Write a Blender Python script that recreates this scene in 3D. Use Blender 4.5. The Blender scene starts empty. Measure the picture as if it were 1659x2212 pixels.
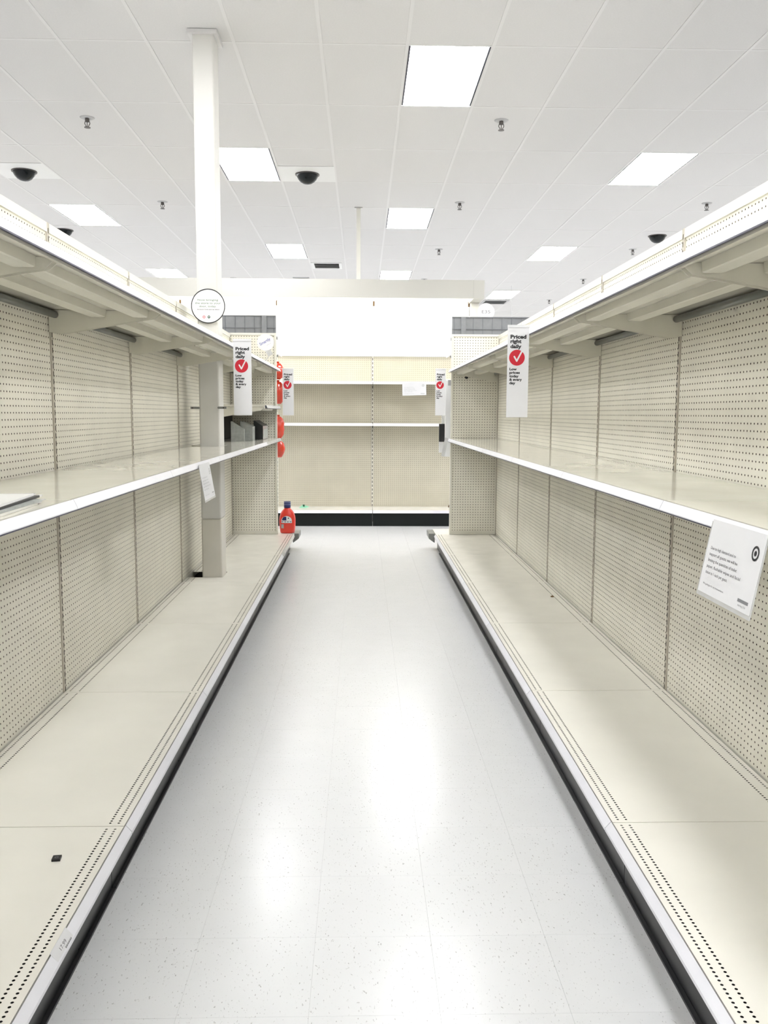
import bpy, math, random
from mathutils import Matrix, Vector
random.seed(7)
scene = bpy.context.scene
COL = scene.collection

# ------------------------------------------------------------------ camera
CAM_H, F_PX, YAW, PITCH, ROLL = 1.3826, 1872.1, .0255, .1129, .0045
W_PX, H_PX = 1659, 2212
cam_d = bpy.data.cameras.new('camera')
cam_d.sensor_fit = 'VERTICAL'; cam_d.sensor_height = 36.0
cam_d.lens = 36.0 * F_PX / H_PX
cam_d.clip_start = .02; cam_d.clip_end = 200
cam = bpy.data.objects.new('camera', cam_d); COL.objects.link(cam)
_f = Vector((math.sin(YAW) * math.cos(PITCH), math.cos(YAW) * math.cos(PITCH), -math.sin(PITCH)))
_r = Vector((math.cos(YAW), -math.sin(YAW), 0)); _u = _r.cross(_f)
_r2 = _r * math.cos(ROLL) + _u * math.sin(ROLL); _u2 = -_r * math.sin(ROLL) + _u * math.cos(ROLL)
cam.matrix_world = Matrix(((_r2.x, _u2.x, -_f.x, 0), (_r2.y, _u2.y, -_f.y, 0), (_r2.z, _u2.z, -_f.z, CAM_H), (0, 0, 0, 1)))
scene.camera = cam

# ------------------------------------------------------------------ world, exposure
world = bpy.data.worlds.new('world'); scene.world = world
world.use_nodes = True
world.node_tree.nodes['Background'].inputs[0].default_value = (.9, .92, 1, 1)
world.node_tree.nodes['Background'].inputs[1].default_value = .3
scene.view_settings.view_transform = 'Standard'
scene.view_settings.look = 'None'
scene.view_settings.exposure = 1.35
scene.view_settings.gamma = 1
scene.view_settings.use_curve_mapping = False
LIGHT_POWER = 11.0          # emission of the ceiling panels
TUBE_POWER = 16.0           # emission of the tubes behind the valance

# ------------------------------------------------------------------ materials
MATS = {}
def mat(name, rgb, rough=.5, spec=.5, metal=0., noise=0., nscale=20., bump=0., bscale=60., emit=None, alpha=None, coat=0., rnoise=0.):
    m = bpy.data.materials.new(name); m.use_nodes = True
    nt = m.node_tree; b = nt.nodes['Principled BSDF']
    b.inputs['Base Color'].default_value = (*rgb, 1)
    b.inputs['Roughness'].default_value = rough
    b.inputs['Specular IOR Level'].default_value = spec
    b.inputs['Metallic'].default_value = metal
    b.inputs['Coat Weight'].default_value = coat
    b.inputs['Coat Roughness'].default_value = .08
    if alpha is not None:
        b.inputs['Alpha'].default_value = alpha
    if emit is not None:
        b.inputs['Emission Color'].default_value = (*emit[0], 1)
        b.inputs['Emission Strength'].default_value = emit[1]
    if noise or bump or rnoise:
        tc = nt.nodes.new('ShaderNodeTexCoord')
    if noise:
        n = nt.nodes.new('ShaderNodeTexNoise'); n.inputs['Scale'].default_value = nscale; n.inputs['Detail'].default_value = 4
        nt.links.new(tc.outputs['Object'], n.inputs['Vector'])
        r = nt.nodes.new('ShaderNodeValToRGB')
        r.color_ramp.elements[0].position = .3; r.color_ramp.elements[1].position = .7
        r.color_ramp.elements[0].color = (*[c * (1 - noise) for c in rgb], 1)
        r.color_ramp.elements[1].color = (*[min(1, c * (1 + noise * .4)) for c in rgb], 1)
        nt.links.new(n.outputs['Fac'], r.inputs['Fac']); nt.links.new(r.outputs['Color'], b.inputs['Base Color'])
    if rnoise:
        n3 = nt.nodes.new('ShaderNodeTexNoise'); n3.inputs['Scale'].default_value = 6; n3.inputs['Detail'].default_value = 3
        nt.links.new(tc.outputs['Object'], n3.inputs['Vector'])
        mr = nt.nodes.new('ShaderNodeMapRange'); mr.inputs['To Min'].default_value = max(.02, rough - rnoise); mr.inputs['To Max'].default_value = rough + rnoise
        nt.links.new(n3.outputs['Fac'], mr.inputs['Value']); nt.links.new(mr.outputs['Result'], b.inputs['Roughness'])
    if bump:
        n2 = nt.nodes.new('ShaderNodeTexNoise'); n2.inputs['Scale'].default_value = bscale; n2.inputs['Detail'].default_value = 5
        nt.links.new(tc.outputs['Object'], n2.inputs['Vector'])
        bp = nt.nodes.new('ShaderNodeBump'); bp.inputs['Strength'].default_value = bump; bp.inputs['Distance'].default_value = .002
        nt.links.new(n2.outputs['Fac'], bp.inputs['Height']); nt.links.new(bp.outputs['Normal'], b.inputs['Normal'])
    MATS[name] = m
    return m

mat('beige', (.72, .70, .61), .42, .4, noise=.05, nscale=5, rnoise=.06)
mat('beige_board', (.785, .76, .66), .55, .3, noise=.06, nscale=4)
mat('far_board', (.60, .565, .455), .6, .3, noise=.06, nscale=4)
mat('beige_deck', (.82, .80, .73), .22, .5, noise=.035, nscale=4, rnoise=.07)
mat('beige_shelf', (.78, .755, .665), .09, .6, noise=.04, nscale=4, rnoise=.04)
mat('taupe', (.47, .43, .35), .42, .4, noise=.08, nscale=8)
mat('cream', (.72, .71, .65), .5, .3, noise=.03, nscale=4)
mat('cavity_shade', (.03, .025, .018), .9, .1)  # shade behind the peg holes, put into the colour of the sheet there
mat('hardboard', (.075, .05, .042), .85, .1)
mat('slot_dark', (.018, .016, .013), .9, .1)  # near-black paints in the shade inside upright slots and deck holes
mat('rail_white', (.78, .78, .82), .3, .5, noise=.04, nscale=9)
mat('rail_clear', (.58, .58, .57), .2, .5, noise=.12, nscale=14)
mat('rail_edge', (.06, .06, .10), .4, .4)
mat('tube_grey', (.13, .14, .13), .35, .5, metal=.2)
mat('kick', (.036, .036, .038), .3, .5, noise=.15, nscale=6, rnoise=.08)
mat('kick_black', (.006, .009, .008), .5, .25)
mat('paper', (.72, .72, .73), .45, .4, noise=.02, nscale=12)
mat('paper_grey', (.42, .44, .42), .6, .3, noise=.18, nscale=40)
mat('ink', (.02, .02, .022), .6, .3)
mat('ink_soft', (.20, .20, .21), .6, .3)
mat('ink_faint', (.42, .43, .43), .6, .3)
mat('ink_green', (.16, .24, .16), .6, .3)
mat('ink_blue', (.10, .12, .35), .6, .3)
mat('red', (.56, .018, .035), .45, .4)
mat('green_dark', (.04, .10, .06), .5, .3)
mat('column_white', (.62, .61, .575), .45, .35, noise=.03, nscale=3)
mat('column_base', (.60, .575, .51), .45, .35, noise=.08, nscale=4)
mat('ceil_tile', (.62, .610, .600), .9, .1, noise=.03, nscale=90, bump=.25, bscale=160)
mat('ceil_tee', (.64, .63, .62), .5, .3)
mat('ceil_void', (.2, .2, .2), .9, .1)
mat('plate_white', (.70, .70, .685), .5, .3)
mat('dome', (.004, .006, .007), .2, .25)
mat('chrome', (.6, .6, .6), .2, .5, metal=1)
mat('dark_metal', (.10, .09, .085), .4, .5, metal=.5)
mat('light_panel', (.9, .9, .9), .4, .3, emit=((.985, .99, 1), LIGHT_POWER))
mat('tube_lamp', (.9, .9, .9), .4, .3, emit=((1, .985, .93), TUBE_POWER))
mat('lamp_gap', (.015, .015, .03), .5, .3)
mat('valance', (.52, .51, .465), .5, .3, noise=.03, nscale=2)
mat('board_white', (.88, .88, .86), .4, .3)
mat('grid_grey', (.24, .245, .255), .5, .4, noise=.08, nscale=20)
mat('grid_line', (.17, .175, .19), .5, .4)
mat('bumper', (.20, .205, .19), .35, .5, noise=.1, nscale=8)
mat('jug_red', (.72, .035, .018), .28, .5, coat=.4, noise=.06, nscale=10)
mat('cap_blue', (.012, .02, .10), .35, .5)
mat('cap_line', (.20, .24, .42), .4, .5)
mat('pouch', (.72, .045, .014), .22, .6, coat=.6, bump=.8, bscale=45)
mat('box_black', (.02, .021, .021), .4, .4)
mat('black_plastic', (.015, .015, .017), .4, .4)
mat('green_bit', (.25, .62, .42), .4, .4)
mat('brown_bit', (.12, .07, .03), .7, .2)
mat('wall_paint', (.74, .72, .68), .7, .2, noise=.03, nscale=2)
mat('vent_grey', (.42, .42, .42), .5, .4)

def floor_material():
    m = bpy.data.materials.new('vinyl_tile'); m.use_nodes = True
    nt = m.node_tree; L = nt.links; b = nt.nodes['Principled BSDF']
    tc = nt.nodes.new('ShaderNodeTexCoord'); oi = nt.nodes.new('ShaderNodeObjectInfo')
    off = nt.nodes.new('ShaderNodeVectorMath'); off.operation = 'SCALE'
    comb = nt.nodes.new('ShaderNodeCombineXYZ')
    for i in range(3): L.new(oi.outputs['Random'], comb.inputs[i])
    L.new(comb.outputs[0], off.inputs[0]); off.inputs['Scale'].default_value = 37.
    add = nt.nodes.new('ShaderNodeVectorMath'); L.new(tc.outputs['Object'], add.inputs[0]); L.new(off.outputs[0], add.inputs[1])
    mp = nt.nodes.new('ShaderNodeMapping'); mp.inputs['Scale'].default_value = (1, .45, 1); mp.inputs['Rotation'].default_value = (0, 0, .5)
    L.new(add.outputs[0], mp.inputs[0])
    n1 = nt.nodes.new('ShaderNodeTexNoise'); n1.inputs['Scale'].default_value = 210; n1.inputs['Detail'].default_value = 2; L.new(mp.outputs[0], n1.inputs['Vector'])
    r1 = nt.nodes.new('ShaderNodeValToRGB'); r1.color_ramp.elements[0].position = .655; r1.color_ramp.elements[1].position = .73
    r1.color_ramp.elements[0].color = (0, 0, 0, 1); r1.color_ramp.elements[1].color = (1, 1, 1, 1); L.new(n1.outputs['Fac'], r1.inputs['Fac'])
    n2 = nt.nodes.new('ShaderNodeTexNoise'); n2.inputs['Scale'].default_value = 7; n2.inputs['Detail'].default_value = 3; L.new(add.outputs[0], n2.inputs['Vector'])
    r2 = nt.nodes.new('ShaderNodeValToRGB'); r2.color_ramp.elements[0].color = (.625, .63, .632, 1); r2.color_ramp.elements[1].color = (.665, .668, .67, 1); L.new(n2.outputs['Fac'], r2.inputs['Fac'])
    mx = nt.nodes.new('ShaderNodeMix'); mx.data_type = 'RGBA'
    L.new(r1.outputs['Color'], mx.inputs['Factor']); L.new(r2.outputs['Color'], mx.inputs['A']); mx.inputs['B'].default_value = (.36, .36, .35, 1)
    L.new(mx.outputs['Result'], b.inputs['Base Color'])
    b.inputs['Roughness'].default_value = .24; b.inputs['Specular IOR Level'].default_value = .38
    n3 = nt.nodes.new('ShaderNodeTexNoise'); n3.inputs['Scale'].default_value = 9; n3.inputs['Detail'].default_value = 2; L.new(add.outputs[0], n3.inputs['Vector'])
    bp = nt.nodes.new('ShaderNodeBump'); bp.inputs['Strength'].default_value = .12; bp.inputs['Distance'].default_value = .004
    L.new(n3.outputs['Fac'], bp.inputs['Height']); L.new(bp.outputs['Normal'], b.inputs['Normal'])
    MATS['floor'] = m
floor_material()

# ------------------------------------------------------------------ mesh helpers
class MB:
    def __init__(s): s.v = []; s.f = []; s.alt = set()
    def add(s, vs, fs):
        o = len(s.v); s.v += [tuple(p) for p in vs]; s.f += [tuple(i + o for i in f) for f in fs]; return s
    def box(s, x0, x1, y0, y1, z0, z1):
        x0, x1 = min(x0, x1), max(x0, x1)
        v = [(x0, y0, z0), (x1, y0, z0), (x1, y1, z0), (x0, y1, z0), (x0, y0, z1), (x1, y0, z1), (x1, y1, z1), (x0, y1, z1)]
        return s.add(v, [(0, 3, 2, 1), (4, 5, 6, 7), (0, 1, 5, 4), (1, 2, 6, 5), (2, 3, 7, 6), (3, 0, 4, 7)])
    def prism(s, poly, axis, a, b):
        n = len(poly)
        def P(p, t):
            return (t, p[0], p[1]) if axis == 'x' else ((p[0], t, p[1]) if axis == 'y' else (p[0], p[1], t))
        v = [P(p, a) for p in poly] + [P(p, b) for p in poly]
        f = [tuple(range(n)), tuple(range(2 * n - 1, n - 1, -1))] + [(i, i + n, (i + 1) % n + n, (i + 1) % n) for i in range(n)]
        return s.add(v, f)
    def disc(s, c, r, z, n=40, rx=None):
        v = [(c[0] + (rx or r) * math.cos(2 * math.pi * i / n), c[1] + r * math.sin(2 * math.pi * i / n), z) for i in range(n)]
        return s.add(v, [tuple(range(n))])
    def ring(s, c, r0, r1, z, n=48):
        v = []
        for r in (r0, r1): v += [(c[0] + r * math.cos(2 * math.pi * i / n), c[1] + r * math.sin(2 * math.pi * i / n), z) for i in range(n)]
        return s.add(v, [(i, (i + 1) % n, (i + 1) % n + n, i + n) for i in range(n)])
    def lathe(s, prof, n=20, c=(0, 0), sx=1, sy=1, caps=True):
        v = []
        for r, z in prof: v += [(c[0] + sx * r * math.cos(2 * math.pi * i / n), c[1] + sy * r * math.sin(2 * math.pi * i / n), z) for i in range(n)]
        f = [(k * n + i, k * n + (i + 1) % n, (k + 1) * n + (i + 1) % n, (k + 1) * n + i) for k in range(len(prof) - 1) for i in range(n)]
        if caps: f += [tuple(range(n - 1, -1, -1)), tuple((len(prof) - 1) * n + i for i in range(n))]
        return s.add(v, f)
    def tube(s, a, b, r, n=10):
        a, b = Vector(a), Vector(b); d = (b - a).normalized()
        u = d.orthogonal().normalized(); w = d.cross(u)
        v = [a + r * (u * math.cos(2 * math.pi * i / n) + w * math.sin(2 * math.pi * i / n)) for i in range(n)]
        v += [p + (b - a) for p in v]
        return s.add(v, [(i, (i + 1) % n, (i + 1) % n + n, i + n) for i in range(n)] + [tuple(range(n - 1, -1, -1)), tuple(range(n, 2 * n))])
    def mesh(s, name, m, smooth=False, alt=None):
        me = bpy.data.meshes.new(name); me.from_pydata(s.v, [], s.f); me.update()
        if m: me.materials.append(MATS[m])
        if alt:
            me.materials.append(MATS[alt])
            for i in s.alt: me.polygons[i].material_index = 1
        if smooth:
            for p in me.polygons: p.use_smooth = True
        return me

def obj(name, me, parent=None, loc=(0, 0, 0)):
    o = bpy.data.objects.new(name, me); COL.objects.link(o); o.parent = parent; o.location = loc; return o
def part(name, mb, m, parent=None, loc=(0, 0, 0), smooth=False, alt=None):
    return obj(name, mb.mesh(name, m, smooth, alt), parent, loc)
def tag(o, label, cat, group=None):
    o['label'] = label; o['category'] = cat
    if group: o['group'] = group
    return o
def thing(name, label, cat, loc=(0, 0, 0), group=None, rotz=0.):
    o = bpy.data.objects.new(name, None); COL.objects.link(o); o.location = loc; o.rotation_euler = (0, 0, rotz); o.empty_display_size = .05
    return tag(o, label, cat, group)
def framed(name, label, cat, origin, xa, ya, group=None):
    """Empty whose local x, y axes are given in the room; z is the face normal."""
    o = thing(name, label, cat, origin, group)
    xa = Vector(xa).normalized(); ya = Vector(ya).normalized(); za = xa.cross(ya)
    M = Matrix(((xa.x, ya.x, za.x), (xa.y, ya.y, za.y), (xa.z, ya.z, za.z)))
    o.rotation_euler = M.to_euler()
    return o
def bevel(o, w, seg=2):
    md = o.modifiers.new('bevel', 'BEVEL'); md.width = w; md.segments = seg; md.limit_method = 'ANGLE'
    return o

def text_mb(lines, z=.0006):
    """lines: (string, x0, baseline, width, cap_height, weight) -> one flat mesh builder."""
    mb = MB()
    for (t, x0, yb, wd, cap, wt) in lines:
        cu = bpy.data.curves.new('t', 'FONT'); cu.body = t; cu.size = 1.; cu.offset = wt; cu.resolution_u = 3
        ob = bpy.data.objects.new('t', cu); COL.objects.link(ob)
        bpy.context.view_layer.update()
        dg = bpy.context.evaluated_depsgraph_get()
        me = bpy.data.meshes.new_from_object(ob.evaluated_get(dg))
        vs = [v.co.copy() for v in me.vertices]; fs = [tuple(p.vertices) for p in me.polygons]
        bpy.data.objects.remove(ob); bpy.data.curves.remove(cu); bpy.data.meshes.remove(me)
        xs = [v.x for v in vs]; mn, mx = min(xs), max(xs); sx = wd / (mx - mn); sy = cap / .70
        mb.add([(x0 + (v.x - mn) * sx, yb + v.y * sy, z) for v in vs], fs)
    return mb

def perforated(mb, P, u0, u1, v0, v1, nu, nv, r, depth=0., sides=8):
    """Sheet with nu x nv real round holes; P(u, v, w) places sheet coordinates in space, w is depth behind the face."""
    du, dv = (u1 - u0) / nu, (v1 - v0) / nv
    o = len(mb.v)
    V = [P(u0 + i * du, v0 + j * dv, 0) for j in range(nv + 1) for i in range(nu + 1)]
    F = []
    k4 = sides // 4
    hv = [(r * math.cos(2 * math.pi * (k + .5) / sides - 3 * math.pi / 4 - math.pi / sides), r * math.sin(2 * math.pi * (k + .5) / sides - 3 * math.pi / 4 - math.pi / sides)) for k in range(sides)]
    for j in range(nv):
        for i in range(nu):
            cu, cv = u0 + (i + .5) * du, v0 + (j + .5) * dv
            b = len(V)
            V += [P(cu + a, cv + c, 0) for a, c in hv]
            q = [j * (nu + 1) + i, j * (nu + 1) + i + 1, (j + 1) * (nu + 1) + i + 1, (j + 1) * (nu + 1) + i]
            for s_ in range(4):
                ring = [b + (s_ * k4 + t) % sides for t in range(k4 + 1)]
                F.append(tuple([q[s_], q[(s_ + 1) % 4]] + ring[::-1]))
            if depth:
                b2 = len(V); V += [P(cu + a, cv + c, depth) for a, c in hv]
                mb.alt.update(range(len(mb.f) + len(F), len(mb.f) + len(F) + sides))
                F += [(b + t, b + (t + 1) % sides, b2 + (t + 1) % sides, b2 + t) for t in range(sides)]
    mb.v += [tuple(p) for p in V]; mb.f += [tuple(i + o for i in f) for f in F]
    return mb

# ------------------------------------------------------------------ room constants
BAY = 1.2192
Y0 = 2.406
def YB(k): return Y0 + k * BAY
CZ = 3.969
CX0, CY0, TW, TL = -.2953, 6.442, .6096, 1.2192
RX0, RX1, RY0, RY1 = CX0 - 22 * TW, CX0 + 23 * TW, CY0 - 9 * TL, CY0 + 20 * TL

def struct(o):
    o['kind'] = 'structure'; return o

# ------------------------------------------------------------------ floor
fl = struct(part('floor', MB().box(RX0, RX1, RY0, RY1, -.12, -.003), 'floor'))
tile_mb = MB(); g = .0002; t_ = .3048
a0, a1 = g, t_ - g
tile_mb.add([(a0, a0, 0), (a1, a0, 0), (a1, a1, 0), (a0, a1, 0), (a0, a0, -.003), (a1, a0, -.003), (a1, a1, -.003), (a0, a1, -.003)],
            [(0, 1, 2, 3), (4, 5, 1, 0), (5, 6, 2, 1), (6, 7, 3, 2), (7, 4, 0, 3)])
tile_me = tile_mb.mesh('floor_tile', 'floor')
for j in range(-4, 29):
    yy = 1.859 + j * t_
    cols = range(-2, 3) if yy + t_ < 8.45 else range(-5, 6)
    for i in cols:
        obj('floor_tile', tile_me, fl, (-.1214 + i * t_, yy, 0))

# ------------------------------------------------------------------ walls of the store, far away
struct(part('wall_back', MB().box(RX0, RX1, RY1, RY1 + .1, -.12, CZ + .2), 'wall_paint'))
struct(part('wall_front', MB().box(RX0, RX1, RY0 - .1, RY0, -.12, CZ + .2), 'wall_paint'))
struct(part('wall_left', MB().box(RX0 - .1, RX0, RY0 - .1, RY1 + .1, -.12, CZ + .2), 'wall_paint'))
struct(part('wall_right', MB().box(RX1, RX1 + .1, RY0 - .1, RY1 + .1, -.12, CZ + .2), 'wall_paint'))

# ------------------------------------------------------------------ ceiling
ce = struct(part('ceiling', MB().box(RX0, RX1, RY0, RY1, CZ + .1, CZ + .2), 'ceil_void'))
LIGHT_COLS = {-20: 2, -17: 0, -13: 0, -9: 2, -6: 0, -2: 2, 1: 0, 5: 2, 9: 0, 12: 2, 16: 0, 20: 2}
lights = [(i, j) for i, ph in LIGHT_COLS.items() for j in range(-8, 20) if (j - ph) % 4 == 0]
lset = set(lights)
domes = {(-6, 2): 1, (-1, 2): 1, (-7, 5): 0, (7, 5): 0}      # tile -> camera plate in its far (1) or near (0) half
def proj(x, y, z):
    d = Vector((x, y, z - CAM_H)); q = d.dot(_f)
    if q < .1: return None
    return (W_PX / 2 + F_PX * d.dot(_r2) / q, H_PX / 2 - F_PX * d.dot(_u2) / q)
ct = MB().box(.004, TW - .004, .004, TL - .004, .0, .018); ct_me = ct.mesh('ceiling_tile', 'ceil_tile')
half_near = MB().box(.004, TW - .004, .004, TL / 2 - .004, 0, .018).mesh('ceiling_tile', 'ceil_tile')
half_far = MB().box(.004, TW - .004, TL / 2 + .004, TL - .004, 0, .018).mesh('ceiling_tile', 'ceil_tile')
vis, rest = [], []
for i in range(-22, 23):
    for j in range(-9, 20):
        if (i, j) in lset: continue
        p = proj(CX0 + (i + .5) * TW, CY0 + (j + .5) * TL, CZ)
        inn = p is not None and -150 < p[0] < W_PX + 150 and -150 < p[1] < 700
        (vis if inn else rest).append((j if inn else 99, i, j))
vis.sort()
rest += vis[290:]; vis = vis[:290]
COLT = (-1.18, -1.0, 6.2, 6.47)
for _, i, j in vis:
    me = ct_me
    if (i, j) in domes: me = half_near if domes[(i, j)] else half_far
    obj('ceiling_tile', me, ce, (CX0 + i * TW, CY0 + j * TL, CZ))
rm = MB()
for _, i, j in rest:
    if (i, j) in domes: continue
    x, y = CX0 + i * TW, CY0 + j * TL
    rm.box(x + .004, x + TW - .004, y + .004, y + TL - .004, CZ, CZ + .018)
o = part('ceiling_tiles', rm, 'ceil_tile', ce); o['kind'] = 'stuff'
tee_y = MB().box(-.012, .012, RY0, RY1, -.003, .004); tee_y.box(-.002, .002, RY0, RY1, .004, .03); tee_y_me = tee_y.mesh('main_tee', 'ceil_tee')
for i in range(-22, 24): obj('main_tee', tee_y_me, ce, (CX0 + i * TW, 0, CZ))
tee_x_me = MB().box(RX0, RX1, -.0105, .0105, -.0015, .004).mesh('cross_tee', 'ceil_tee')
for j in range(-9, 21): obj('cross_tee', tee_x_me, ce, (0, CY0 + j * TL, CZ))

# ceiling light panels
lt_frame = MB().box(.012, TW - .012, .014, TL - .014, .012, .05).mesh('housing', 'ceil_tee')
lt_gap = MB().box(.0125, .0265, .02, TL - .02, -.001, .0118); lt_gap.box(TW - .0265, TW - .0125, .02, TL - .02, -.001, .0118); lt_gap_me = lt_gap.mesh('side_gap', 'lamp_gap')
lt_dif = MB().box(.027, TW - .027, .015, TL - .015, -.002, .0115).mesh('diffuser', 'light_panel')
LL = {(1, 0): 'big bright ceiling light panel at upper centre, nearest the viewer',
      (-2, 2): 'bright ceiling light panel right beside the white column, before a black dome',
      (5, 2): 'bright ceiling light panel at upper right, above the right-hand shelves',
      (-6, 4): 'bright ceiling light panel at far left, above the left-hand shelves',
      (1, 4): 'second bright ceiling light panel of the centre row, right of the thin pole',
      (-2, 6): 'small bright ceiling light panel left of the ceiling vent',
      (5, 6): 'bright ceiling light panel left of the right-hand black dome',
      (-6, 8): 'small bright ceiling light panel left of the white column, touching the valance top',
      (1, 8): 'farthest bright light panel of the centre row, just above the valance',
      (5, 10): 'small bright ceiling light panel beyond the right end of the valance'}
for (i, j) in lights:
    t = thing('ceiling_light', LL.get((i, j), 'flat bright ceiling light panel outside the picture or hidden by shelves'), 'ceiling light', (CX0 + i * TW, CY0 + j * TL, CZ), 'ceiling light panels' if (i, j) in LL else 'ceiling light panels out of view')
    obj('housing', lt_frame, t); obj('side_gap', lt_gap_me, t); obj('diffuser', lt_dif, t)

# camera domes
DL = {(-6, 2): 'black camera dome on white square plate at far left', (-1, 2): 'black camera dome right of the bright panel by the column',
      (-7, 5): 'black camera dome half hidden behind the left-hand shelves', (7, 5): 'black camera dome just above the right-hand shelves'}
dome_me = MB().lathe([(.118, 0), (.118, -.012), (.112, -.03), (.098, -.055), (.075, -.08), (.045, -.098), (.015, -.105), (.002, -.106)], 28).mesh('dome', 'dome', True)
dring_me = MB().lathe([(.118, .003), (.132, .003), (.132, -.008), (.118, -.008)], 28, caps=False).mesh('trim_ring', 'dark_metal')
for (i, j), far in domes.items():
    y = CY0 + (j + (.75 if far else .25)) * TL
    t = thing('dome_camera', DL[(i, j)], 'camera', (CX0 + (i + .5) * TW, y, CZ), 'ceiling camera domes')
    h = TW / 2 - .004
    part('mount_plate', MB().box(-h, h, -h, h, -.004, .014), 'plate_white' if far else 'ceil_tile', t)
    obj('dome', dome_me, t, (0, 0, -.004)); obj('trim_ring', dring_me, t, (0, 0, -.006))

# sprinklers
sp_esc = MB().lathe([(.012, -.006), (.042, -.006), (.05, -.001), (.05, .001), (.012, .001)], 20, caps=False).mesh('escutcheon', 'vent_grey', True)
sp_body = MB().lathe([(.014, 0), (.016, -.018), (.012, -.03), (.004, -.032)], 12).mesh('body', 'dark_metal', True)
sa = MB()
for s_ in (-1, 1):
    sa.tube((s_ * .013, 0, -.022), (s_ * .019, 0, -.04), .0028, 6); sa.tube((s_ * .019, 0, -.04), (s_ * .004, 0, -.066), .0028, 6)
sa.tube((0, 0, -.03), (0, 0, -.066), .003, 6); sp_arm = sa.mesh('frame_arm', 'dark_metal')
sp_def = MB().lathe([(.004, -.064), (.022, -.066), (.022, -.069), (.004, -.071)], 14).mesh('deflector', 'dark_metal')
for x, y, l in [(-2.433, 8.06, 'sprinkler head at upper left, nearest left one'), (1.228, 7.99, 'sprinkler head below the biggest light panel, nearest of all'),
                (-2.468, 11.12, 'sprinkler head left of the white column'), (1.196, 11.0, 'sprinkler head right of the second centre light panel'),
                (4.227, 10.9, 'sprinkler head at far right above the right-hand shelves'), (1.209, 14.05, 'small sprinkler head between the centre and right light panels'),
                (4.248, 13.9, 'small sprinkler head left of the right-hand black dome'), (-2.483, 17.14, 'tiny sprinkler head right of the column, just above the valance'),
                (1.194, 17.1, 'tiny sprinkler head right of the farthest centre light panel'), (4.242, 16.95, 'tiny sprinkler head beyond the right end of the valance'),
                (4.242, 20.0, 'farthest tiny sprinkler head near the right-hand shelf tops')]:
    t = thing('sprinkler_head', l, 'sprinkler', (x, y, CZ), 'ceiling sprinkler heads')
    t.scale = (1.25, 1.25, 1.25)
    for n, me in (('escutcheon', sp_esc), ('body', sp_body), ('frame_arm', sp_arm), ('deflector', sp_def)): obj(n, me, t)

# air vents
def vent(x0, x1, y0, y1, label, dark):
    t = thing('air_vent', label, 'vent', ((x0 + x1) / 2, (y0 + y1) / 2, CZ)); w, h = (x1 - x0) / 2, (y1 - y0) / 2
    f = MB()
    f.box(-w, w, -h, -h + .05, -.012, 0); f.box(-w, w, h - .05, h, -.012, 0); f.box(-w, -w + .05, -h + .05, h - .05, -.012, 0); f.box(w - .05, w, -h + .05, h - .05, -.012, 0)
    part('frame', f, 'plate_white' if dark else 'vent_grey', t)
    part('throat', MB().box(-w + .05, w - .05, -h + .05, h - .05, -.004, -.001), 'slot_dark' if dark else 'vent_grey', t)
    sl = MB().prism([(-.03, -.03), (-.027, -.03), (.03, -.005), (.027, -.005)], 'x', -w + .06, w - .06).mesh('slat', 'plate_white' if dark else 'vent_grey')
    n = int((2 * h - .12) / .1)
    for k in range(n): obj('slat', sl, t, (0, -h + .11 + k * .1, 0))
vent(-.89, -.36, 15.35, 15.95, 'white ceiling air vent with dark slots above the valance', True)
vent(2.76, 3.36, 20.1, 20.75, 'grey ceiling air vent beyond the right end of the valance', False)
vent(-1.33, -1.02, 17.0, 17.9, 'small dark-edged ceiling grille left of the ceiling vent', False)

# thin pole
t = thing('thin_pole', 'thin cream pole rising from behind the valance to the ceiling', 'pole', (-.05, 11.32, 0))
part('shaft', MB().box(-.026, .026, -.026, .026, -.003, CZ - .002), 'cream', t)
part('collar', MB().box(-.05, .05, -.04, .04, CZ - .012, CZ - .002), 'ceil_tee', t)
# thin hanging wire
part_w = MB().tube((3.02, 17.9, 2.3), (3.02, 17.9, CZ), .004, 6); w_ = part('hanging_wire', part_w, 'plate_white'); tag(w_, 'thin white wire hanging from the ceiling behind the round aisle sign', 'wire')

# ------------------------------------------------------------------ white column
t = thing('support_column', 'square white support column rising through the left-hand shelves', 'column', (-1.089, 6.347, 0))
c = part('shaft', MB().box(-.072, .072, -.102, .102, .62, CZ - .004), 'column_white', t); bevel(c, .012, 3)
c = part('lower_shaft', MB().box(-.0725, .0725, -.1025, .1025, -.003, .62), 'column_base', t); bevel(c, .012, 3)
f = MB(); zc = CZ - .03
f.box(-.10, -.073, -.125, .125, zc, CZ - .003); f.box(.073, .10, -.125, .125, zc, CZ - .003); f.box(-.073, .073, -.125, -.103, zc, CZ - .003); f.box(-.073, .073, .103, .125, zc, CZ - .003)
part('ceiling_collar', f, 'ceil_tee', t)

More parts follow.
